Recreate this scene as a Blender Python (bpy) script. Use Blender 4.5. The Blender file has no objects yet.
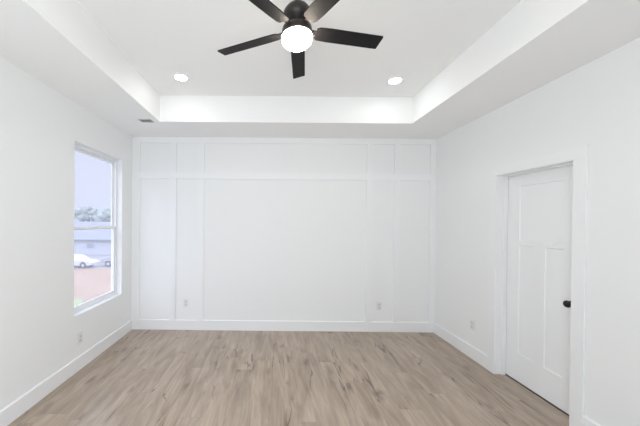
import bpy, bmesh, math, random
from mathutils import Vector, Matrix
PI = math.pi
S = bpy.context.scene
C = S.collection

# ------------------------------------------------------------------ camera
CAMH = 1.5536
yaw, pitch, roll = -0.004, 0.0062, 0.0087
cam_d = bpy.data.cameras.new('camera'); cam = bpy.data.objects.new('camera', cam_d); C.objects.link(cam)
Rz = Matrix(((math.cos(yaw), -math.sin(yaw), 0), (math.sin(yaw), math.cos(yaw), 0), (0, 0, 1)))
Rx = Matrix(((1, 0, 0), (0, math.cos(pitch), -math.sin(pitch)), (0, math.sin(pitch), math.cos(pitch))))
Pm = Matrix(((1, 0, 0), (0, 0, 1), (0, -1, 0)))
Rr = Matrix(((math.cos(roll), math.sin(roll), 0), (-math.sin(roll), math.cos(roll), 0), (0, 0, 1)))
W2C = Rr @ Pm @ Rx @ Rz
cam.matrix_world = Matrix.Translation((0, 0, CAMH)) @ W2C.transposed().to_4x4()
cam_d.sensor_width = 36; cam_d.lens = 284.93 * 36 / 640
cam_d.shift_x = (320 - 270.68) / 640; cam_d.shift_y = (223.38 - 213) / 640
cam_d.clip_start = 0.02; cam_d.clip_end = 500
S.camera = cam

# ------------------------------------------------------------------ view and sky
S.view_settings.view_transform = 'Standard'
S.view_settings.look = 'None'
S.view_settings.exposure = 0.12
S.view_settings.gamma = 1.0
S.view_settings.use_curve_mapping = False
S.cycles.max_bounces = 16; S.cycles.diffuse_bounces = 10; S.cycles.glossy_bounces = 4
S.cycles.transmission_bounces = 8; S.cycles.transparent_max_bounces = 8
S.cycles.sample_clamp_indirect = 12.0
S.cycles.use_denoising = True

world = bpy.data.worlds.new('sky'); S.world = world; world.use_nodes = True
wt = world.node_tree; wt.nodes.clear()
def wn(t, **k):
    n = wt.nodes.new(t)
    for a, b in k.items(): setattr(n, a, b)
    return n
out = wn('ShaderNodeOutputWorld'); bg = wn('ShaderNodeBackground'); tc = wn('ShaderNodeTexCoord')
sep = wn('ShaderNodeSeparateXYZ'); wt.links.new(tc.outputs['Generated'], sep.inputs[0])
rz = wn('ShaderNodeValToRGB')                       # hazy horizon to clearer blue zenith
rz.color_ramp.elements[0].position = 0.0; rz.color_ramp.elements[0].color = (0.66, 0.69, 0.83, 1)
e2 = rz.color_ramp.elements.new(0.26); e2.color = (0.68, 0.70, 0.85, 1)
rz.color_ramp.elements[2].position = 0.55; rz.color_ramp.elements[2].color = (2.1, 2.25, 2.75, 1)
wt.links.new(sep.outputs['Z'], rz.inputs[0])
my = wn('ShaderNodeMapRange'); my.inputs['From Min'].default_value = 0.15; my.inputs['From Max'].default_value = -0.9
my.inputs['To Min'].default_value = 1.0; my.inputs['To Max'].default_value = 2.0    # unseen sky behind the camera, boosted to brighten the room
my.interpolation_type = 'SMOOTHSTEP'
wt.links.new(sep.outputs['Y'], my.inputs['Value'])
wt.links.new(rz.outputs['Color'], bg.inputs['Color']); wt.links.new(my.outputs[0], bg.inputs['Strength'])
wt.links.new(bg.outputs[0], out.inputs['Surface'])

sun_d = bpy.data.lights.new('sun', 'SUN'); sun = bpy.data.objects.new('sun', sun_d); C.objects.link(sun)
sun_d.energy = 1.2; sun_d.color = (1, 0.97, 0.92); sun_d.angle = math.radians(2)
sun.rotation_euler = Vector((-0.72, -0.05, -0.75)).to_track_quat('-Z', 'Y').to_euler()
sun.location = (20, 0, 20)

# added fill light, placed at the made-up window behind the camera
def area(name, loc, rot, sx, sy, e, col):
    d = bpy.data.lights.new(name, 'AREA'); d.shape = 'RECTANGLE'; d.size = sx; d.size_y = sy; d.energy = e; d.color = col
    o = bpy.data.objects.new(name, d); C.objects.link(o); o.location = loc; o.rotation_euler = rot; return o
area('front_fill_light', (-0.3, -0.66, 1.43), (math.radians(108), 0, 0), 1.65, 1.6, 45.0, (0.87, 0.945, 1.0))

# ------------------------------------------------------------------ dimensions
XL, XR, YB, YF = -1.991, 2.322, 4.058, -0.62
CE, TH = 2.743, 3.058                      # soffit and tray heights
TXL, TXR, TYB, TYF = -1.357, 1.672, 3.425, 0.02
WY0, WY1, WZ0, WZ1 = 2.864, 3.776, 0.562, 2.352
DY0, DY1, DZ = 2.197, 2.945, 2.046
WT = 0.13

# ------------------------------------------------------------------ materials
def mat(name, col, rough=0.5, spec=0.5, metal=0.0, bump=0.0, bscale=200, emit=None, es=0.0, var=0.0, vscale=3.0):
    m = bpy.data.materials.new(name); m.use_nodes = True
    t = m.node_tree; b = t.nodes['Principled BSDF']
    b.inputs['Base Color'].default_value = (*col, 1); b.inputs['Roughness'].default_value = rough
    b.inputs['Specular IOR Level'].default_value = spec; b.inputs['Metallic'].default_value = metal
    o = t.nodes.new('ShaderNodeTexCoord')
    if bump:
        n = t.nodes.new('ShaderNodeTexNoise'); n.inputs['Scale'].default_value = bscale
        t.links.new(o.outputs['Object'], n.inputs['Vector'])
        bp = t.nodes.new('ShaderNodeBump'); bp.inputs['Strength'].default_value = bump; bp.inputs['Distance'].default_value = 0.002
        t.links.new(n.outputs['Fac'], bp.inputs['Height']); t.links.new(bp.outputs[0], b.inputs['Normal'])
    if var:
        n = t.nodes.new('ShaderNodeTexNoise'); n.inputs['Scale'].default_value = vscale; n.inputs['Detail'].default_value = 6
        t.links.new(o.outputs['Object'], n.inputs['Vector'])
        r = t.nodes.new('ShaderNodeValToRGB')
        r.color_ramp.elements[0].position = 0.3; r.color_ramp.elements[1].position = 0.7
        r.color_ramp.elements[0].color = (*[c * (1 - var) for c in col], 1)
        r.color_ramp.elements[1].color = (*[min(1, c * (1 + var)) for c in col], 1)
        t.links.new(n.outputs['Fac'], r.inputs[0]); t.links.new(r.outputs[0], b.inputs['Base Color'])
    if emit:
        b.inputs['Emission Color'].default_value = (*emit, 1); b.inputs['Emission Strength'].default_value = es
    return m
M = {}
M['wall'] = mat('wall_paint', (0.865, 0.875, 0.875), 0.6, 0.3, bump=0.08, bscale=350)
M['ceil'] = mat('ceiling_paint', (0.915, 0.918, 0.91), 0.8, 0.2, bump=0.08, bscale=300)
M['trim'] = mat('trim_paint', (0.873, 0.883, 0.888), 0.35, 0.5, bump=0.02, bscale=60)
M['door'] = mat('door_paint', (0.87, 0.88, 0.885), 0.35, 0.5, bump=0.02, bscale=60)
M['vinyl'] = mat('window_vinyl', (0.84, 0.85, 0.87), 0.3, 0.5, bump=0.02, bscale=40)
M['plate'] = mat('outlet_plastic', (0.80, 0.80, 0.80), 0.3, 0.5, bump=0.02, bscale=80)
M['socket'] = mat('socket_plastic', (0.68, 0.68, 0.68), 0.35, 0.5, bump=0.02, bscale=80)
M['slot'] = mat('socket_slot', (0.25, 0.25, 0.25), 0.6, bump=0.02, bscale=80)
M['black'] = mat('matte_black_metal', (0.012, 0.012, 0.013), 0.35, 0.5, 0.3, bump=0.05, bscale=150)
M['blade'] = mat('charcoal_blade_wood', (0.012, 0.0115, 0.013), 0.6, 0.2, bump=0.1, bscale=90, var=0.2, vscale=20)
M['fanmetal'] = mat('dark_bronze_metal', (0.035, 0.028, 0.026), 0.4, 0.5, 0.4, bump=0.04, bscale=120)
M['globe'] = mat('opal_glass_lit', (0.9, 0.85, 0.78), 0.3, 0.5, bump=0.01, bscale=30, emit=(1.0, 0.88, 0.72), es=60.0)
M['lens'] = mat('downlight_lens_lit', (0.9, 0.9, 0.9), 0.4, 0.5, bump=0.01, bscale=30, emit=(0.97, 0.99, 1.0), es=38.0)
M['vent'] = mat('vent_metal', (0.62, 0.62, 0.61), 0.5, 0.4, bump=0.03, bscale=100)
M['ventdark'] = mat('duct_shadow_metal', (0.55, 0.55, 0.54), 0.7, 0.3, bump=0.03, bscale=100)
M['door_gap'] = mat('dark_door_gap', (0.10, 0.085, 0.07), 0.6, 0.3, bump=0.1, bscale=60)  # dark colour stands for the shaded gap under the door
M['clay'] = mat('red_clay_soil', (0.29, 0.205, 0.15), 0.9, 0.1, bump=0.3, bscale=3, var=0.12, vscale=0.35)
M['gravel'] = mat('pale_gravel', (0.24, 0.24, 0.25), 0.9, 0.1, bump=0.3, bscale=3, var=0.08, vscale=0.5)
M['grass'] = mat('lawn_grass', (0.25, 0.30, 0.15), 0.9, 0.1, bump=0.5, bscale=8, var=0.2, vscale=0.8)
M['siding'] = mat('pale_siding', (0.40, 0.41, 0.44), 0.7, 0.3, bump=0.1, bscale=4, var=0.05, vscale=0.3)
M['shingle'] = mat('blue_grey_shingle', (0.20, 0.21, 0.25), 0.8, 0.2, bump=0.3, bscale=10, var=0.08, vscale=0.4)
M['bwin'] = mat('dark_house_glass', (0.24, 0.26, 0.30), 0.2, 0.5, bump=0.01, bscale=4)
M['carwhite'] = mat('white_car_paint', (0.50, 0.51, 0.51), 0.25, 0.5, bump=0.01, bscale=4)
M['carsilver'] = mat('silver_car_paint', (0.34, 0.34, 0.40), 0.25, 0.5, 0.2, bump=0.01, bscale=4)
M['carglass'] = mat('car_glass', (0.12, 0.13, 0.17), 0.1, 0.5, bump=0.01, bscale=4)
M['tyre'] = mat('tyre_rubber', (0.06, 0.06, 0.07), 0.8, 0.3, bump=0.1, bscale=30)
M['rim'] = mat('wheel_alloy', (0.5, 0.5, 0.52), 0.3, 0.5, 0.6, bump=0.01, bscale=30)
M['leaf'] = mat('pine_leaf', (0.24, 0.27, 0.25), 0.9, 0.1, bump=0.4, bscale=3, var=0.25, vscale=0.8)
M['leafy'] = mat('yellow_green_leaf', (0.34, 0.34, 0.22), 0.9, 0.1, bump=0.4, bscale=3, var=0.2, vscale=0.8)
M['bark'] = mat('tree_bark', (0.22, 0.18, 0.15), 0.9, 0.1, bump=0.4, bscale=6)

# clear glass pane
g = bpy.data.materials.new('window_glass'); g.use_nodes = True; t = g.node_tree; t.nodes.clear()
o_ = t.nodes.new('ShaderNodeOutputMaterial'); tr = t.nodes.new('ShaderNodeBsdfTransparent'); gl = t.nodes.new('ShaderNodeBsdfGlossy')
gl.inputs['Roughness'].default_value = 0.02; mx = t.nodes.new('ShaderNodeMixShader')
tr.inputs['Color'].default_value = (0.97, 0.98, 0.99, 1)
mx.inputs[0].default_value = 0.04; t.links.new(tr.outputs[0], mx.inputs[1]); t.links.new(gl.outputs[0], mx.inputs[2])
t.links.new(mx.outputs[0], o_.inputs['Surface']); M['glass'] = g
# haze veil: pale see-through sheet added to wash out the outdoor view
g = bpy.data.materials.new('haze_veil'); g.use_nodes = True; t = g.node_tree; t.nodes.clear()
o_ = t.nodes.new('ShaderNodeOutputMaterial'); tr = t.nodes.new('ShaderNodeBsdfTransparent'); df = t.nodes.new('ShaderNodeBsdfTranslucent')
df.inputs['Color'].default_value = (0.85, 0.86, 0.92, 1); mx = t.nodes.new('ShaderNodeMixShader'); mx.inputs[0].default_value = 0.13
t.links.new(tr.outputs[0], mx.inputs[1]); t.links.new(df.outputs[0], mx.inputs[2]); t.links.new(mx.outputs[0], o_.inputs['Surface']); M['veil'] = g

# plank floor
def floor_mat():
    m = bpy.data.materials.new('oak_plank_floor'); m.use_nodes = True; t = m.node_tree; b = t.nodes['Principled BSDF']
    N = t.nodes.new; L = t.links.new
    tc = N('ShaderNodeTexCoord')
    sp = N('ShaderNodeSeparateXYZ'); L(tc.outputs['Object'], sp.inputs[0])
    xa = N('ShaderNodeMath'); xa.operation = 'ADD'; xa.inputs[1].default_value = 9.0; L(sp.outputs['X'], xa.inputs[0])
    rd = N('ShaderNodeMath'); rd.operation = 'DIVIDE'; rd.inputs[1].default_value = 0.18; L(xa.outputs[0], rd.inputs[0])
    rf = N('ShaderNodeMath'); rf.operation = 'FLOOR'; L(rd.outputs[0], rf.inputs[0])
    wh = N('ShaderNodeTexWhiteNoise'); wh.noise_dimensions = '1D'; L(rf.outputs[0], wh.inputs['W'])
    ys_ = N('ShaderNodeMath'); ys_.operation = 'MULTIPLY_ADD'; ys_.inputs[1].default_value = 1.22; L(wh.outputs['Value'], ys_.inputs[0]); L(sp.outputs['Y'], ys_.inputs[2])
    mp = N('ShaderNodeCombineXYZ'); L(ys_.outputs[0], mp.inputs['X']); L(xa.outputs[0], mp.inputs['Y'])
    br = N('ShaderNodeTexBrick'); br.inputs['Scale'].default_value = 1.0
    br.inputs['Brick Width'].default_value = 1.22; br.inputs['Row Height'].default_value = 0.18
    br.inputs['Mortar Size'].default_value = 0.0012; br.inputs['Mortar Smooth'].default_value = 0.3; br.offset = 0.0
    br.inputs['Color1'].default_value = (0, 0, 0, 1); br.inputs['Color2'].default_value = (1, 1, 1, 1); br.inputs['Mortar'].default_value = (0.5, 0.5, 0.5, 1)
    L(mp.outputs[0], br.inputs['Vector'])
    # shift each plank's grain by its own random value
    sc = N('ShaderNodeVectorMath'); sc.operation = 'SCALE'; sc.inputs['Scale'].default_value = 7.0; L(br.outputs['Color'], sc.inputs[0])
    ad = N('ShaderNodeVectorMath'); ad.operation = 'ADD'; L(tc.outputs['Object'], ad.inputs[0]); L(sc.outputs[0], ad.inputs[1])
    def noise(vec_scale, scale, detail, dist=0.0, rough=0.5):
        mm = N('ShaderNodeMapping'); mm.inputs['Scale'].default_value = vec_scale; L(ad.outputs[0], mm.inputs[0])
        n = N('ShaderNodeTexNoise'); n.inputs['Scale'].default_value = scale; n.inputs['Detail'].default_value = detail
        n.inputs['Distortion'].default_value = dist; n.inputs['Roughness'].default_value = rough
        L(mm.outputs[0], n.inputs['Vector']); return n, mm
    broad, _ = noise((1, 0.16, 1), 11.0, 6, 0.6, 0.6)
    fine, _ = noise((1, 0.05, 1), 60.0, 4, 0.3)
    r1 = N('ShaderNodeValToRGB'); e = r1.color_ramp.elements
    e[0].position = 0.24; e[0].color = (0.275, 0.205, 0.145, 1); e[1].position = 0.76; e[1].color = (0.54, 0.445, 0.36, 1)
    L(broad.outputs['Fac'], r1.inputs[0])
    # fine grain multiply
    r2 = N('ShaderNodeMapRange'); r2.inputs['From Min'].default_value = 0.3; r2.inputs['From Max'].default_value = 0.7
    r2.inputs['To Min'].default_value = 0.90; r2.inputs['To Max'].default_value = 1.07; L(fine.outputs['Fac'], r2.inputs['Value'])
    m1 = N('ShaderNodeVectorMath'); m1.operation = 'SCALE'; L(r1.outputs[0], m1.inputs[0]); L(r2.outputs[0], m1.inputs['Scale'])
    # plank tone variation
    r3 = N('ShaderNodeMapRange'); r3.inputs['To Min'].default_value = 0.95; r3.inputs['To Max'].default_value = 1.05; L(br.outputs['Color'], r3.inputs['Value'])
    m2 = N('ShaderNodeVectorMath'); m2.operation = 'SCALE'; L(m1.outputs[0], m2.inputs[0]); L(r3.outputs[0], m2.inputs['Scale'])
    # knots and dark cracks
    kn, kmap = noise((1, 0.10, 1), 6.5, 3, 0.5, 0.5)
    gate, _ = noise((1, 0.35, 1), 3.1, 2, 0.0)
    vo = N('ShaderNodeTexVoronoi'); vo.voronoi_dimensions = '2D'; vo.inputs['Scale'].default_value = 3.6; vo.inputs['Randomness'].default_value = 1.0
    km = N('ShaderNodeMapping'); km.inputs['Scale'].default_value = (1, 0.42, 1); L(ad.outputs[0], km.inputs[0])
    dn = N('ShaderNodeTexNoise'); dn.inputs['Scale'].default_value = 14; L(km.outputs[0], dn.inputs['Vector'])
    ds = N('ShaderNodeVectorMath'); ds.operation = 'SCALE'; ds.inputs['Scale'].default_value = 0.10; L(dn.outputs['Color'], ds.inputs[0])
    da = N('ShaderNodeVectorMath'); da.operation = 'ADD'; L(km.outputs[0], da.inputs[0]); L(ds.outputs[0], da.inputs[1]); L(da.outputs[0], vo.inputs['Vector'])
    r4 = N('ShaderNodeMapRange'); r4.inputs['From Min'].default_value = 0.02; r4.inputs['From Max'].default_value = 0.17
    r4.inputs['To Min'].default_value = 1.0; r4.inputs['To Max'].default_value = 0.0; L(vo.outputs['Distance'], r4.inputs['Value'])
    sb = N('ShaderNodeMath'); sb.operation = 'SUBTRACT'; sb.inputs[1].default_value = 0.5; L(kn.outputs['Fac'], sb.inputs[0])
    ab = N('ShaderNodeMath'); ab.operation = 'ABSOLUTE'; L(sb.outputs[0], ab.inputs[0])
    r6 = N('ShaderNodeMapRange'); r6.inputs['From Min'].default_value = 0.003; r6.inputs['From Max'].default_value = 0.014
    r6.inputs['To Min'].default_value = 1.0; r6.inputs['To Max'].default_value = 0.0; L(ab.outputs[0], r6.inputs['Value'])
    r7 = N('ShaderNodeMapRange'); r7.inputs['From Min'].default_value = 0.49; r7.inputs['From Max'].default_value = 0.60; L(gate.outputs['Fac'], r7.inputs['Value'])
    r5 = N('ShaderNodeMath'); r5.operation = 'MULTIPLY'; L(r6.outputs[0], r5.inputs[0]); L(r7.outputs[0], r5.inputs[1])
    vs = N('ShaderNodeSeparateXYZ'); L(vo.outputs['Color'], vs.inputs[0])
    kf = N('ShaderNodeMath'); kf.operation = 'MULTIPLY'; L(r4.outputs[0], kf.inputs[0]); L(vs.outputs['X'], kf.inputs[1])
    mxm = N('ShaderNodeMath'); mxm.operation = 'MAXIMUM'; L(kf.outputs[0], mxm.inputs[0]); L(r5.outputs[0], mxm.inputs[1])
    mk = N('ShaderNodeMath'); mk.operation = 'MULTIPLY'; mk.inputs[1].default_value = 0.80; L(mxm.outputs[0], mk.inputs[0])
    mix = N('ShaderNodeMixRGB'); mix.inputs['Color2'].default_value = (0.13, 0.09, 0.065, 1); L(mk.outputs[0], mix.inputs['Fac']); L(m2.outputs[0], mix.inputs['Color1'])
    # seams
    mf = N('ShaderNodeMath'); mf.operation = 'MULTIPLY'; mf.inputs[1].default_value = 0.22; L(br.outputs['Fac'], mf.inputs[0])
    mix2 = N('ShaderNodeMixRGB'); mix2.inputs['Color2'].default_value = (0.14, 0.10, 0.075, 1); L(mf.outputs[0], mix2.inputs['Fac']); L(mix.outputs[0], mix2.inputs['Color1'])
    L(mix2.outputs[0], b.inputs['Base Color'])
    b.inputs['Roughness'].default_value = 0.32; b.inputs['Specular IOR Level'].default_value = 0.5
    bp = N('ShaderNodeBump'); bp.inputs['Strength'].default_value = 0.15; bp.inputs['Distance'].default_value = 0.001
    L(fine.outputs['Fac'], bp.inputs['Height']); L(bp.outputs[0], b.inputs['Normal'])
    return m
M['floor'] = floor_mat()

# ------------------------------------------------------------------ mesh helpers
def bm_box(bm, x0, x1, y0, y1, z0, z1, bev=0.0):
    b2 = bmesh.new()
    bmesh.ops.create_cube(b2, size=1.0)
    for v in b2.verts:
        v.co = Vector(((x0 + x1) / 2 + v.co.x * (x1 - x0), (y0 + y1) / 2 + v.co.y * (y1 - y0), (z0 + z1) / 2 + v.co.z * (z1 - z0)))
    if bev: bmesh.ops.bevel(b2, geom=b2.edges[:], offset=bev, segments=2, affect='EDGES', profile=0.6)
    me = bpy.data.meshes.new('tmp'); b2.to_mesh(me); b2.free(); bm.from_mesh(me); bpy.data.meshes.remove(me)
    return bm
def bm_prism(bm, pts, axis, a0, a1):
    """closed 2-D outline pts extruded along axis from a0 to a1; outline is given in the two other axes in order"""
    def P(p, a):
        l = list(p); l.insert(axis, a); return Vector(l)
    n = len(pts); A = [bm.verts.new(P(p, a0)) for p in pts]; B = [bm.verts.new(P(p, a1)) for p in pts]
    bm.faces.new(A); bm.faces.new(B[::-1])
    for i in range(n): bm.faces.new((A[i], B[i], B[(i + 1) % n], A[(i + 1) % n]))
    bmesh.ops.recalc_face_normals(bm, faces=bm.faces[:])
def bm_lathe(bm, prof, seg=40, mtx=None):
    """profile (r, z) turned around z"""
    rings = []
    for r, z in prof:
        if r < 1e-6: rings.append([bm.verts.new((0, 0, z))])
        else: rings.append([bm.verts.new((r * math.cos(2 * PI * k / seg), r * math.sin(2 * PI * k / seg), z)) for k in range(seg)])
    for a, b in zip(rings, rings[1:]):
        for k in range(seg):
            k2 = (k + 1) % seg
            if len(a) == 1 and len(b) == 1: continue
            if len(a) == 1: bm.faces.new((a[0], b[k], b[k2]))
            elif len(b) == 1: bm.faces.new((a[k], b[0], a[k2]))
            else: bm.faces.new((a[k], b[k], b[k2], a[k2]))
    bmesh.ops.recalc_face_normals(bm, faces=bm.faces[:])
    if mtx: bmesh.ops.transform(bm, matrix=mtx, verts=bm.verts[:])
def obj(name, bm, m, parent=None, smooth=False):
    me = bpy.data.meshes.new(name); bm.to_mesh(me); bm.free()
    if smooth:
        for p in me.polygons: p.use_smooth = True
        try: me.set_sharp_from_angle(angle=math.radians(40))
        except Exception: pass
    o = bpy.data.objects.new(name, me); C.objects.link(o); me.materials.append(m)
    if parent: o.parent = parent
    return o
def box(name, x0, x1, y0, y1, z0, z1, m, parent=None, bev=0.0):
    return obj(name, bm_box(bmesh.new(), x0, x1, y0, y1, z0, z1, bev), m, parent)
def struct(o): o['kind'] = 'structure'; return o
def tag(o, label, cat, group=None):
    o['label'] = label; o['category'] = cat
    if group: o['group'] = group
    return o
def empty(name, loc, rz=0.0):
    o = bpy.data.objects.new(name, None); C.objects.link(o); o.location = loc; o.rotation_euler = (0, 0, rz); o.empty_display_size = 0.1
    return o

# ------------------------------------------------------------------ room shell
struct(box('floor', XL - WT, XR + WT + 1.3, YF - WT, YB + WT, -0.12, 0.0, M['floor']))

bm = bmesh.new()                                   # left wall around the window opening
x0, x1 = XL - WT, XL
for a, b in ((YF - WT, WY0), (WY1, YB + WT)): bm_box(bm, x0, x1, a, b, 0, TH + 0.1)
for a, b in ((WY0, WY1),): bm_box(bm, x0, x1, a, b, 0, WZ0); bm_box(bm, x0, x1, a, b, WZ1, TH + 0.1)
struct(obj('wall_left', bm, M['wall']))
bm = bmesh.new()                                   # right wall around the door opening
x0, x1 = XR, XR + WT
bm_box(bm, x0, x1, YF - WT, DY0, 0, TH + 0.1); bm_box(bm, x0, x1, DY1, YB + WT, 0, TH + 0.1)
bm_box(bm, x0, x1, DY0, DY1, DZ, TH + 0.1)
struct(obj('wall_right', bm, M['wall']))
struct(box('wall_back', XL, XR, YB, YB + WT, 0, TH + 0.1, M['wall']))
FWX0, FWX1, FWZ0, FWZ1 = -1.20, 0.60, 0.50, 2.36    # unseen wide window, added to bring in light
bm = bmesh.new()
y0, y1 = YF - WT, YF
bm_box(bm, XL, FWX0, y0, y1, 0, TH + 0.1); bm_box(bm, FWX1, XR, y0, y1, 0, TH + 0.1)
bm_box(bm, FWX0, FWX1, y0, y1, 0, FWZ0); bm_box(bm, FWX0, FWX1, y0, y1, FWZ1, TH + 0.1)
struct(obj('wall_front', bm, M['wall']))
# hall side of the right-hand doorway, closed off
bm = bmesh.new()
bm_box(bm, XR + WT, XR + WT + 1.3, DY0 - 0.5, DY0 - 0.4, 0, 2.4); bm_box(bm, XR + WT, XR + WT + 1.3, DY1 + 0.4, DY1 + 0.5, 0, 2.4)
bm_box(bm, XR + WT + 1.2, XR + WT + 1.3, DY0 - 0.4, DY1 + 0.4, 0, 2.4); bm_box(bm, XR + WT, XR + WT + 1.3, DY0 - 0.5, DY1 + 0.5, 2.4, 2.5)
struct(obj('wall_hall', bm, M['wall']))

bm = bmesh.new()                                   # tray ceiling: lowered border, risers and raised field
bm_box(bm, XL, TXL, YF, YB, CE, TH + 0.1); bm_box(bm, TXR, XR, YF, YB, CE, TH + 0.1)
bm_box(bm, TXL, TXR, TYB, YB, CE, TH + 0.1); bm_box(bm, TXL, TXR, YF, TYF, CE, TH + 0.1)
bm_box(bm, TXL, TXR, TYF, TYB, TH, TH + 0.1)
struct(obj('ceiling', bm, M['ceil']))
struct(box('roof', XL - 0.5, XR + 0.5, YF - 0.6, YB + 0.5, TH + 0.12, TH + 0.25, M['shingle']))

# ------------------------------------------------------------------ baseboards (eased top edge)
BH, BT = 0.142, 0.015
prof = lambda s, w: [(w, 0), (w + s * BT, 0), (w + s * BT, BH - 0.006), (w + s * (BT - 0.006), BH), (w, BH)]
CW = 0.092                                         # door casing width
bm = bmesh.new(); bm_prism(bm, prof(1, XL), 1, YF, YB - BT); struct(obj('baseboard_left', bm, M['trim']))
bm = bmesh.new(); bm_prism(bm, prof(-1, XR), 1, DY1 + CW, YB - BT); struct(obj('baseboard_right', bm, M['trim']))
bm = bmesh.new(); bm_prism(bm, prof(-1, XR), 1, YF, DY0 - CW); struct(obj('baseboard_right_near', bm, M['trim']))
bm = bmesh.new(); bm_prism(bm, prof(-1, YB), 0, XL, XR); struct(obj('baseboard_back', bm, M['trim']))
bm = bmesh.new(); bm_prism(bm, prof(1, YF), 0, XL + BT, XR - BT); struct(obj('baseboard_front', bm, M['trim']))

# ------------------------------------------------------------------ board-and-batten on the back wall
TT = 0.019
BAT = [(XL, -1.880), (-1.447, -1.363), (-1.052, -0.968), (1.341, 1.425), (1.730, 1.814), (2.238, XR)]
RZ0, RZ1, TZ0 = 2.152, 2.240, 2.660
k = 1
for (a, b) in BAT:                                  # uprights below and above the rail
    struct(box('trim_%d' % k, a, b, YB - TT, YB, BH, RZ0, M['trim'], bev=0.0015)); k += 1
    struct(box('trim_%d' % k, a, b, YB - TT, YB, RZ1, TZ0, M['trim'], bev=0.0015)); k += 1
struct(box('trim_%d' % k, XL, XR, YB - TT, YB, RZ0, RZ1, M['trim'], bev=0.0015)); k += 1
struct(box('trim_%d' % k, XL, XR, YB - TT, YB, TZ0, CE, M['trim'], bev=0.0015)); k += 1

# ------------------------------------------------------------------ window in the left wall
def ring_x(bm, x0, x1, y0, y1, z0, z1, w, wb=None, bev=0.003):
    wb = wb or w
    bm_box(bm, x0, x1, y0, y0 + w, z0, z1, bev); bm_box(bm, x0, x1, y1 - w, y1, z0, z1, bev)
    bm_box(bm, x0, x1, y0 + w, y1 - w, z0, z0 + wb, bev); bm_box(bm, x0, x1, y0 + w, y1 - w, z1 - w, z1, bev)
win = struct(empty('window_1', (XL, (WY0 + WY1) / 2, WZ0)))
def wpart(name, bm, m):
    o = obj(name, bm, m, win); o.matrix_parent_inverse = Matrix.Translation(-win.location); return o
bm = bmesh.new(); ring_x(bm, XL - 0.125, XL - 0.062, WY0, WY1, WZ0, WZ1, 0.032); wpart('window_frame', bm, M['vinyl'])
mid = 1.462
bm = bmesh.new(); ring_x(bm, XL - 0.118, XL - 0.098, WY0 + 0.032, WY1 - 0.032, mid - 0.018, WZ1 - 0.032, 0.028, 0.036); wpart('upper_sash', bm, M['vinyl'])
bm = bmesh.new(); ring_x(bm, XL - 0.094, XL - 0.070, WY0 + 0.032, WY1 - 0.032, WZ0 + 0.032, mid + 0.018, 0.030, 0.042); wpart('lower_sash', bm, M['vinyl'])
wpart('glass_pane', bm_box(bmesh.new(), XL - 0.109, XL - 0.107, WY0 + 0.055, WY1 - 0.055, mid, WZ1 - 0.055), M['glass'])
wpart('glass_pane', bm_box(bmesh.new(), XL - 0.083, XL - 0.081, WY0 + 0.055, WY1 - 0.055, WZ0 + 0.065, mid), M['glass'])
wpart('haze_veil', bm_box(bmesh.new(), XL - 0.1225, XL - 0.1220, WY0 + 0.033, WY1 - 0.033, WZ0 + 0.033, WZ1 - 0.033), M['veil'])  # added sheet that puts haze over the view outside
bm = bmesh.new(); bm_box(bm, XL - 0.073, XL - 0.060, 3.29, 3.35, mid + 0.018, mid + 0.030, 0.003); wpart('sash_lock', bm, M['vinyl'])
bm = bmesh.new(); bm_box(bm, XL - 0.064, XL + 0.004, WY0 + 0.0005, WY1 - 0.0005, WZ0 + 0.0003, WZ0 + 0.012, 0.003); wpart('window_sill', bm, M['trim'])
# unseen wide window added behind the camera to light the room
win2 = struct(empty('added_window', (0.15, YF, FWZ0)))
bm = bmesh.new()
def fbar(x0, x1, z0, z1): bm_box(bm, x0, x1, YF - 0.12, YF - 0.06, z0, z1, 0.003)
fbar(FWX0, FWX1, FWZ0, FWZ0 + 0.06); fbar(FWX0, FWX1, FWZ1 - 0.05, FWZ1); 
for xx in (FWX0, -0.325, FWX1 - 0.05): fbar(xx, xx + 0.05, FWZ0 + 0.06, FWZ1 - 0.05)
o = obj('window_frame', bm, M['vinyl'], win2); o.matrix_parent_inverse = Matrix.Translation(-win2.location)
bm = bm_box(bmesh.new(), FWX0 + 0.05, FWX1 - 0.05, YF - 0.091, YF - 0.089, FWZ0 + 0.05, FWZ1 - 0.05)
o = obj('glass_pane', bm, M['glass'], win2); o.matrix_parent_inverse = Matrix.Translation(-win2.location)

# ------------------------------------------------------------------ door in the right wall
door = struct(empty('door_1', (XR, (DY0 + DY1) / 2, 0)))
def dpart(name, bm, m, par=None, smooth=False):
    o = obj(name, bm, m, par or door, smooth)
    if not par: o.matrix_parent_inverse = Matrix.Translation(-door.location)
    return o
SX = 2.420                                          # room-side face of the slab
bm = bmesh.new()                                    # jamb lining with the stop
JT = 0.004
bm_box(bm, XR - 0.004, XR + WT, DY0 - 0.0, DY0 + JT, 0, DZ); bm_box(bm, XR - 0.004, XR + WT, DY1 - JT, DY1, 0, DZ)
bm_box(bm, XR - 0.004, XR + WT, DY0 + JT, DY1 - JT, DZ - JT, DZ)
bm_box(bm, SX - 0.045, SX - 0.003, DY1 - 0.016, DY1 - JT, 0, DZ - JT, 0.002); bm_box(bm, SX - 0.045, SX - 0.003, DY0 + JT, DY0 + 0.016, 0, DZ - JT, 0.002)
bm_box(bm, SX - 0.045, SX - 0.003, DY0 + 0.016, DY1 - 0.016, DZ - 0.016, DZ - JT, 0.002)
dpart('door_jamb', bm, M['trim'])
bm = bmesh.new()                                    # flat casing, far leg, near leg, head
bm_box(bm, XR - 0.017, XR, DY1, DY1 + CW, 0, DZ, 0.0015); bm_box(bm, XR - 0.017, XR, DY0 - CW, DY0, 0, DZ, 0.0015)
bm_box(bm, XR - 0.017, XR, DY0 - CW, DY1 + CW, DZ, DZ + CW, 0.0015)
dpart('door_casing', bm, M['trim'])
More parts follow.
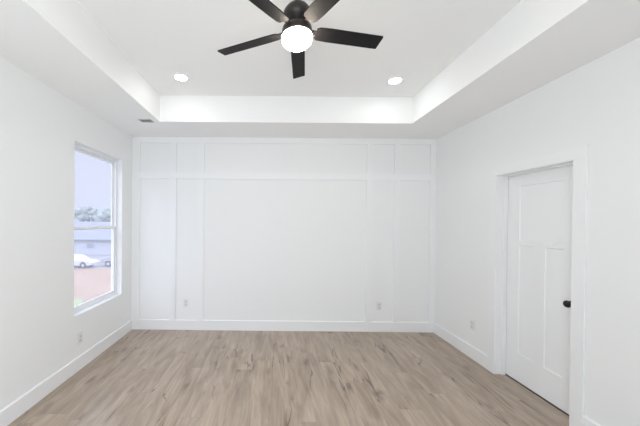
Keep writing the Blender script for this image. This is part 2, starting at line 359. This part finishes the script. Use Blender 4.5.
# slab with three recessed panels, built as a grid so the recesses are real
ys = [DY0 + 0.003, 2.373, 2.532, 2.632, 2.792, DY1 - 0.003]; zs = [0.012, 0.278, 1.345, 1.386, 1.922, DZ - 0.006]
ys = [DY0 + 0.006, 2.373, 2.530, 2.634, 2.796, DY1 - 0.006]
bm = bmesh.new(); RC = 0.009; BV = 0.006
bm_box(bm, SX + RC, SX + 0.028, ys[0], ys[5], zs[0], zs[5])
def rail(a, b, c, d): bm_box(bm, SX, SX + RC, a, b, c, d)
rail(ys[0], ys[1], zs[0], zs[5]); rail(ys[4], ys[5], zs[0], zs[5]); rail(ys[1], ys[4], zs[0], zs[1]); rail(ys[1], ys[4], zs[4], zs[5])
rail(ys[1], ys[4], zs[2], zs[3]); rail(ys[2], ys[3], zs[1], zs[2])
slab = dpart('door_slab', bm, M['door'])
def sticking(a, b, c, d):                           # sloped inner edge around a panel recess
    q = bmesh.new(); 
    O = [(SX, a, c), (SX, b, c), (SX, b, d), (SX, a, d)]; I = [(SX + RC - 0.0005, a + BV, c + BV), (SX + RC - 0.0005, b - BV, c + BV), (SX + RC - 0.0005, b - BV, d - BV), (SX + RC - 0.0005, a + BV, d - BV)]
    B = [(SX + RC - 0.0005, a, c), (SX + RC - 0.0005, b, c), (SX + RC - 0.0005, b, d), (SX + RC - 0.0005, a, d)]
    o = [q.verts.new(v) for v in O]; i = [q.verts.new(v) for v in I]; bb = [q.verts.new(v) for v in B]
    for k in range(4):
        j = (k + 1) % 4; q.faces.new((o[k], o[j], i[j], i[k])); q.faces.new((i[k], i[j], bb[j], bb[k])); q.faces.new((bb[k], bb[j], o[j], o[k]))
    bmesh.ops.recalc_face_normals(q, faces=q.faces[:]); return q
for a, b, c, d in ((ys[1], ys[4], zs[3], zs[4]), (ys[1], ys[2], zs[1], zs[2]), (ys[3], ys[4], zs[1], zs[2])):
    o = obj('panel_moulding', sticking(a, b, c, d), M['door'], slab)
bm = bmesh.new()                                    # round knob and rosette, axis along -X
bm_lathe(bm, [(0, 0), (0.031, 0), (0.031, 0.005), (0.027, 0.009), (0.012, 0.010), (0.011, 0.028), (0.016, 0.033), (0.026, 0.040), (0.029, 0.050), (0.026, 0.060), (0.016, 0.066), (0, 0.068)], 32,
         Matrix.Translation((SX, 2.285, 0.915)) @ Matrix.Rotation(-PI / 2, 4, 'Y'))
kn = obj('door_handle', bm, M['black'], slab, True); kn['label'] = 'round matte black door knob'
dpart('door_gap', bm_box(bmesh.new(), SX - 0.004, XR + WT, DY0 + JT, DY1 - JT, 0.0, 0.006), M['door_gap'])  # dark strip painted in as the black gap below the slab

# ------------------------------------------------------------------ ceiling fan
FX, FY, FZ, FR = 0.141, 1.72, 2.700, 0.546
fan = empty('ceiling_fan', (FX, FY, TH))
tag(fan, 'dark five-blade ceiling fan with lit round opal light hanging from tray ceiling', 'ceiling fan')
H = lambda z: z - TH
bm = bmesh.new(); bm_lathe(bm, [(0, 0), (0.065, 0), (0.064, -0.014), (0.050, -0.040), (0.022, -0.052), (0, -0.052)], 40); obj('canopy', bm, M['fanmetal'], fan, True)
bm = bmesh.new(); bm_lathe(bm, [(0.0125, -0.05), (0.0125, H(2.868)), (0, H(2.868)), ], 20); obj('downrod', bm, M['fanmetal'], fan, True)
bm = bmesh.new(); bm_lathe(bm, [(0.0126, H(2.885)), (0.018, H(2.880)), (0.022, H(2.866)), (0.040, H(2.854)), (0.064, H(2.838)), (0.080, H(2.816)), (0.085, H(2.794)), (0.083, H(2.778)), (0.074, H(2.765)), (0.055, H(2.752)), (0.040, H(2.735)), (0.040, H(2.720)), (0, H(2.720))], 48)
obj('motor_housing', bm, M['fanmetal'], fan, True)
bm = bmesh.new(); bm_lathe(bm, [(0, H(2.722)), (0.070, H(2.722)), (0.086, H(2.716)), (0.090, H(2.700)), (0.091, H(2.680)), (0.087, H(2.671)), (0, H(2.671))], 48)
obj('light_fitter', bm, M['fanmetal'], fan, True)
bm = bmesh.new(); bm_lathe(bm, [(0, H(2.672)), (0.084, H(2.672)), (0.0905, H(2.663)), (0.0915, H(2.650)), (0.086, H(2.632)), (0.070, H(2.617)), (0.046, H(2.608)), (0.02, H(2.604)), (0, H(2.6035))], 48)
gl = obj('light_globe', bm, M['globe'], fan, True); gl['label'] = 'lit opal glass light globe'
PITCH = math.radians(-13)
for k in range(5):
    a = PI / 2 - 0.1167 + k * 2 * PI / 5
    T = Matrix.Translation((0, 0, H(FZ))) @ Matrix.Rotation(a, 4, 'Z') @ Matrix.Rotation(PITCH, 4, 'X')
    bm = bmesh.new(); n = 10; hw = 0.047; th = 0.0035
    outl = [(0.118, -0.034), (0.135, -0.043), (0.20, -hw), (FR - 0.004, -hw), (FR, -hw + 0.004), (FR, hw - 0.004), (FR - 0.004, hw), (0.20, hw), (0.135, 0.043), (0.118, 0.034)]
    bm_prism(bm, outl, 2, -th, th); bmesh.ops.transform(bm, matrix=T, verts=bm.verts[:])
    bl = obj('fan_blade', bm, M['blade'], fan)
    bm = bmesh.new()
    arm = [(0.070, -0.016), (0.120, -0.013), (0.160, -0.026), (0.205, -0.030), (0.215, -0.020), (0.215, 0.020), (0.205, 0.030), (0.160, 0.026), (0.120, 0.013), (0.070, 0.016)]
    bm_prism(bm, arm, 2, th, th + 0.006); bmesh.ops.transform(bm, matrix=T, verts=bm.verts[:])
    obj('blade_bracket', bm, M['fanmetal'], bl)

# ------------------------------------------------------------------ recessed downlights
def downlight(x, y, label, master=None):
    if master is None:
        r = empty('recessed_downlight', (x, y, TH))
        bm = bmesh.new(); bm_lathe(bm, [(0.062, 0.0), (0.085, 0.0), (0.085, -0.004), (0.080, -0.007), (0.066, -0.006), (0.062, -0.002), (0.062, 0.0)], 40); obj('trim_ring', bm, M['trim'], r, True)
        bm = bmesh.new(); bm_lathe(bm, [(0, -0.0035), (0.0618, -0.0035), (0.0618, -0.0005), (0, -0.0005)], 40); obj('lens', bm, M['lens'], r)
    else:
        r = master.copy(); C.objects.link(r); r.location = (x, y, TH)
        for ch in master.children:
            c = ch.copy(); C.objects.link(c); c.parent = r
    tag(r, label, 'ceiling light', 'recessed ceiling lights in the tray'); return r
dl = downlight(-0.966, 2.996, 'round lit recessed ceiling light in tray corner nearer the window')
downlight(1.290, 3.029, 'round lit recessed ceiling light in tray corner on the door side', dl)
downlight(-0.966, 0.45, 'added recessed ceiling light out of view on the window side', dl)  # this and the next are unseen, added for light to complete the set
downlight(1.290, 0.45, 'added recessed ceiling light out of view on the door side', dl)

# ------------------------------------------------------------------ air register in the soffit
vx, vy = -1.505, 3.39
v = empty('air_vent', (vx, vy, CE)); tag(v, 'small grey louvred air vent in the lowered ceiling border above the window', 'vent')
bm = bmesh.new()
for a, b, c, d in ((-0.075, 0.075, -0.055, -0.045), (-0.075, 0.075, 0.045, 0.055), (-0.075, -0.065, -0.045, 0.045), (0.065, 0.075, -0.045, 0.045)): bm_box(bm, a, b, c, d, -0.006, 0, 0.001)
obj('vent_frame', bm, M['vent'], v)
bm = bmesh.new(); bm_box(bm, -0.065, 0.065, -0.045, 0.045, -0.0012, -0.0002); obj('backing', bm, M['ventdark'], v)
for i in range(6):
    bm = bmesh.new(); yy = -0.0375 + i * 0.015
    bm_prism(bm, [(yy - 0.005, -0.0055), (yy - 0.0035, -0.0058), (yy + 0.004, -0.0018), (yy + 0.0025, -0.0015)], 0, -0.065, 0.065); obj('louvre', bm, M['vent'], v)

# ------------------------------------------------------------------ wall outlets
def outlet(loc, rz, label, master=None):
    if master is None:
        r = empty('wall_outlet', loc, rz)           # local: plate in XZ, facing -Y
        bm = bmesh.new(); bm_box(bm, -0.036, 0.036, -0.006, 0, -0.058, 0.058, 0.0025); obj('cover_plate', bm, M['plate'], r)
        for s in (-1, 1):
            bm = bmesh.new(); bm_box(bm, -0.017, 0.017, -0.0085, -0.0055, s * 0.0215 - 0.0145, s * 0.0215 + 0.0145, 0.001); so = obj('socket', bm, M['socket'], r)
            bm = bmesh.new()
            for q in (-1, 1): bm_box(bm, q * 0.0065 - 0.001, q * 0.0065 + 0.001, -0.0088, -0.0080, s * 0.0215 - 0.002, s * 0.0215 + 0.007)
            bm_box(bm, -0.0022, 0.0022, -0.0088, -0.0080, s * 0.0215 - 0.0095, s * 0.0215 - 0.0055)
            obj('slots', bm, M['slot'], so)
    else:
        r = master.copy(); C.objects.link(r); r.location = loc; r.rotation_euler = (0, 0, rz)
        for ch in master.children:
            c = ch.copy(); C.objects.link(c); c.parent = r
            for gch in ch.children:
                d = gch.copy(); C.objects.link(d); d.parent = c
    tag(r, label, 'outlet', 'white wall outlets'); return r
ou = outlet((-1.216, YB, 0.381), 0, 'pale wall outlet between the two left battens of the panelled back wall')
outlet((1.537, YB, 0.365), 0, 'pale wall outlet between the two right battens of the panelled back wall', ou)
outlet((XL, 2.955, 0.322), PI / 2, 'pale wall outlet low on the left wall under the window', ou)
outlet((XR, 3.285, 0.385), -PI / 2, 'pale wall outlet low on the right wall beside the door', ou)

# ------------------------------------------------------------------ outside, one storey down
GZ = -4.05
struct(box('ground', -160, 60, -80, 160, GZ - 0.5, GZ, M['gravel']))
struct(box('bare_soil', -70, -2, 12, 33.0, GZ, GZ + 0.02, M['clay']))
bm = bmesh.new()
rnd = random.Random(4)
pts = [(-60, 9.0)] + [(-20 + i * 0.7, 20.2 + 0.9 * math.sin(i * 0.9) + 0.10 * i * -1 + rnd.uniform(-0.3, 0.3)) for i in range(0, 30)] + [(2, 9.0)]
pts = [(-60, 9.0), (-60, 22.5)] + pts[1:]
bm_prism(bm, pts, 2, GZ, GZ + 0.06)
ln = obj('lawn', bm, M['grass']); ln['kind'] = 'stuff'; ln['label'] = 'green lawn grass below the window at the edge of the red soil'; ln['category'] = 'grass'

# long low building with grey-blue roof
bx0, bx1, by0, by1 = -62.0, -14.0, 46.0, 60.0
hb = empty('long_building', ((bx0 + bx1) / 2, by0, GZ)); tag(hb, 'long low pale building with a blue-grey roof behind the parked cars', 'building')
def hpart(name, bm, m, par=None):
    o = obj(name, bm, m, par or hb)
    if not par: o.matrix_parent_inverse = Matrix.Translation(-hb.location)
    return o
hpart('wall', bm_box(bmesh.new(), bx0, bx1, by0, by1, GZ, GZ + 2.5), M['siding'])
bm = bmesh.new(); bm_prism(bm, [(by0 - 0.5, GZ + 2.5), (by0 - 0.5, GZ + 2.35), (by1 + 0.5, GZ + 2.35), (by1 + 0.5, GZ + 2.5), ((by0 + by1) / 2, GZ + 5.3)], 0, bx0 - 0.5, bx1 + 0.5); hpart('roof', bm, M['shingle'])
for i in range(8):
    xx = bx0 + 4 + i * 5.6
    w = hpart('window', bm_box(bmesh.new(), xx, xx + 1.3, by0 - 0.06, by0, GZ + 1.05, GZ + 1.9), M['siding'])
    obj('pane', bm_box(bmesh.new(), xx + 0.1, xx + 1.2, by0 - 0.08, by0 - 0.06, GZ + 1.12, GZ + 1.82), M['bwin'], w)

def car(name, loc, rz, paint, label, suv=False):
    r = empty(name, loc, rz); tag(r, label, 'car', 'cars parked outside the window')
    L_, Hh = 4.5, (1.72 if suv else 1.45); bt = 0.95 if suv else 0.80
    if suv: side = [(-2.25, 0.35), (-2.25, 0.9), (-2.15, bt + 0.05), (-2.0, Hh - 0.08), (-1.8, Hh), (0.35, Hh), (0.65, Hh - 0.06), (1.2, bt + 0.08), (2.1, bt - 0.06), (2.25, 0.7), (2.25, 0.35)]
    else: side = [(-2.25, 0.35), (-2.25, 0.85), (-2.1, bt + 0.12), (-1.6, bt + 0.14), (-1.0, Hh - 0.05), (-0.6, Hh), (0.2, Hh), (0.6, Hh - 0.08), (1.15, bt + 0.10), (2.05, bt - 0.05), (2.25, 0.6), (2.25, 0.35)]
    # wheel arches cut in the lower line
    low = []
    for cx in (1.35, -1.35):
        low += [(cx + 0.38 * math.cos(q), 0.35 + 0.38 * math.sin(q)) for q in [PI * j / 8 for j in range(9)]]
    outline = [(p[0], p[1]) for p in side] + low
    bm = bmesh.new(); bm_prism(bm, outline, 1, -0.88, 0.88)
    for vv in bm.verts:
        if vv.co.z > bt + 0.15: vv.co.y *= 0.80
    obj('body', bm, paint, r)
    zt = Hh - 0.12; zb = bt + 0.17; hwz = lambda z: 0.715
    for s in (-1, 1):
        bm = bmesh.new()
        xr = (-1.85, 0.45, 0.95) if suv else (-1.15, 0.40, 0.88)
        q = [(xr[0] if suv else xr[0] - 0.25, zb), (xr[2], zb), (xr[1], zt), (xr[0] + 0.05, zt)]
        bm_prism(bm, q, 1, s * 0.70, s * 0.725); obj('side_window', bm, M['carglass'], r)
    for cx in (1.35, -1.35):
        for s in (-1, 1):
            T = Matrix.Translation((cx, s * 0.78, 0.33)) @ Matrix.Rotation(-s * PI / 2, 4, 'X')
            bm = bmesh.new(); bm_lathe(bm, [(0, -0.10), (0.29, -0.10), (0.33, -0.07), (0.33, 0.07), (0.30, 0.10), (0.21, 0.10), (0.20, 0.08), (0, 0.08)], 28, T); w = obj('wheel', bm, M['tyre'], r, True)
            bm = bmesh.new(); bm_lathe(bm, [(0, 0.082), (0.19, 0.082), (0.19, 0.10), (0.06, 0.105), (0, 0.105)], 24, T); obj('hubcap', bm, M['rim'], w, True)
    return r
car('car', (-23.2, 33.6, GZ + 0.02), 0.05, M['carwhite'], 'white car parked outside, seen low in the left of the window')
car('car', (-18.3, 35.0, GZ + 0.02), PI + 0.02, M['carsilver'], 'pale silver high-roofed car parked outside to the right of the white car', True)

# mound of tan soil between the cars
bm = bmesh.new(); bmesh.ops.create_icosphere(bm, subdivisions=4, radius=1.0)
for vv in bm.verts:
    f = 1 + 0.12 * math.sin(vv.co.x * 7 + vv.co.y * 3) + 0.08 * math.sin(vv.co.y * 9)
    vv.co = Vector((vv.co.x * 0.9 * f, vv.co.y * 0.8 * f, max(0, vv.co.z) * 0.55 * f))
o = obj('soil_mound', bm, mat('tan_soil', (0.70, 0.50, 0.36), 0.95, 0.1, bump=0.3, bscale=4, var=0.1, vscale=1.5), None, True); o.location = (-21.0, 36.5, GZ + 0.02)
tag(o, 'small mound of tan soil between the two parked cars outside', 'soil mound')

# far trees along the horizon, each with trunk and crown
def tree(x, y, h, w, m, label, seed):
    r = empty('tree', (x, y, GZ)); tag(r, label, 'tree', 'trees on the horizon outside the window')
    rn = random.Random(seed)
    bm = bmesh.new(); bm_lathe(bm, [(0, 0), (0.35, 0), (0.22, h * 0.4), (0.10, h * 0.8), (0, h * 0.8)], 10); obj('trunk', bm, M['bark'], r, True)
    bm = bmesh.new()
    for i in range(26):
        q = rn.random(); zz = h * (0.25 + 0.70 * q); rr = w * 0.5 * math.sin(PI * (0.15 + 0.75 * q)) * rn.uniform(0.3, 0.9); aa = rn.uniform(0, 2 * PI)
        s = w * rn.uniform(0.14, 0.24)
        bmesh.ops.create_icosphere(bm, subdivisions=2, radius=s, matrix=Matrix.Translation((rr * math.cos(aa), rr * math.sin(aa), zz)))
    for vv in bm.verts: vv.co += Vector((rn.uniform(-1, 1), rn.uniform(-1, 1), rn.uniform(-1, 1))) * w * 0.02
    obj('crown', bm, m, r)
kinds = [('leaf', 'hazy grey-green tree on the horizon behind the roof'), ('leafy', 'pale yellow-green tree on the horizon behind the roof')]
rn = random.Random(9)
i = 0
for row in range(3):
    yy = 80 + row * 7.5
    xx = -66.0 - row * 4 + (row % 2) * 2.8
    while xx < -40 - row * 3:
        kk = 1 if i in (4, 6, 9) else 0
        tree(xx, yy + rn.uniform(-0.5, 0.5), rn.uniform(8.4, 9.6) * (0.9 if kk else 1) + row * 0.35, 4.9, M[kinds[kk][0]], kinds[kk][1], i)
        xx += 6.3; i += 1
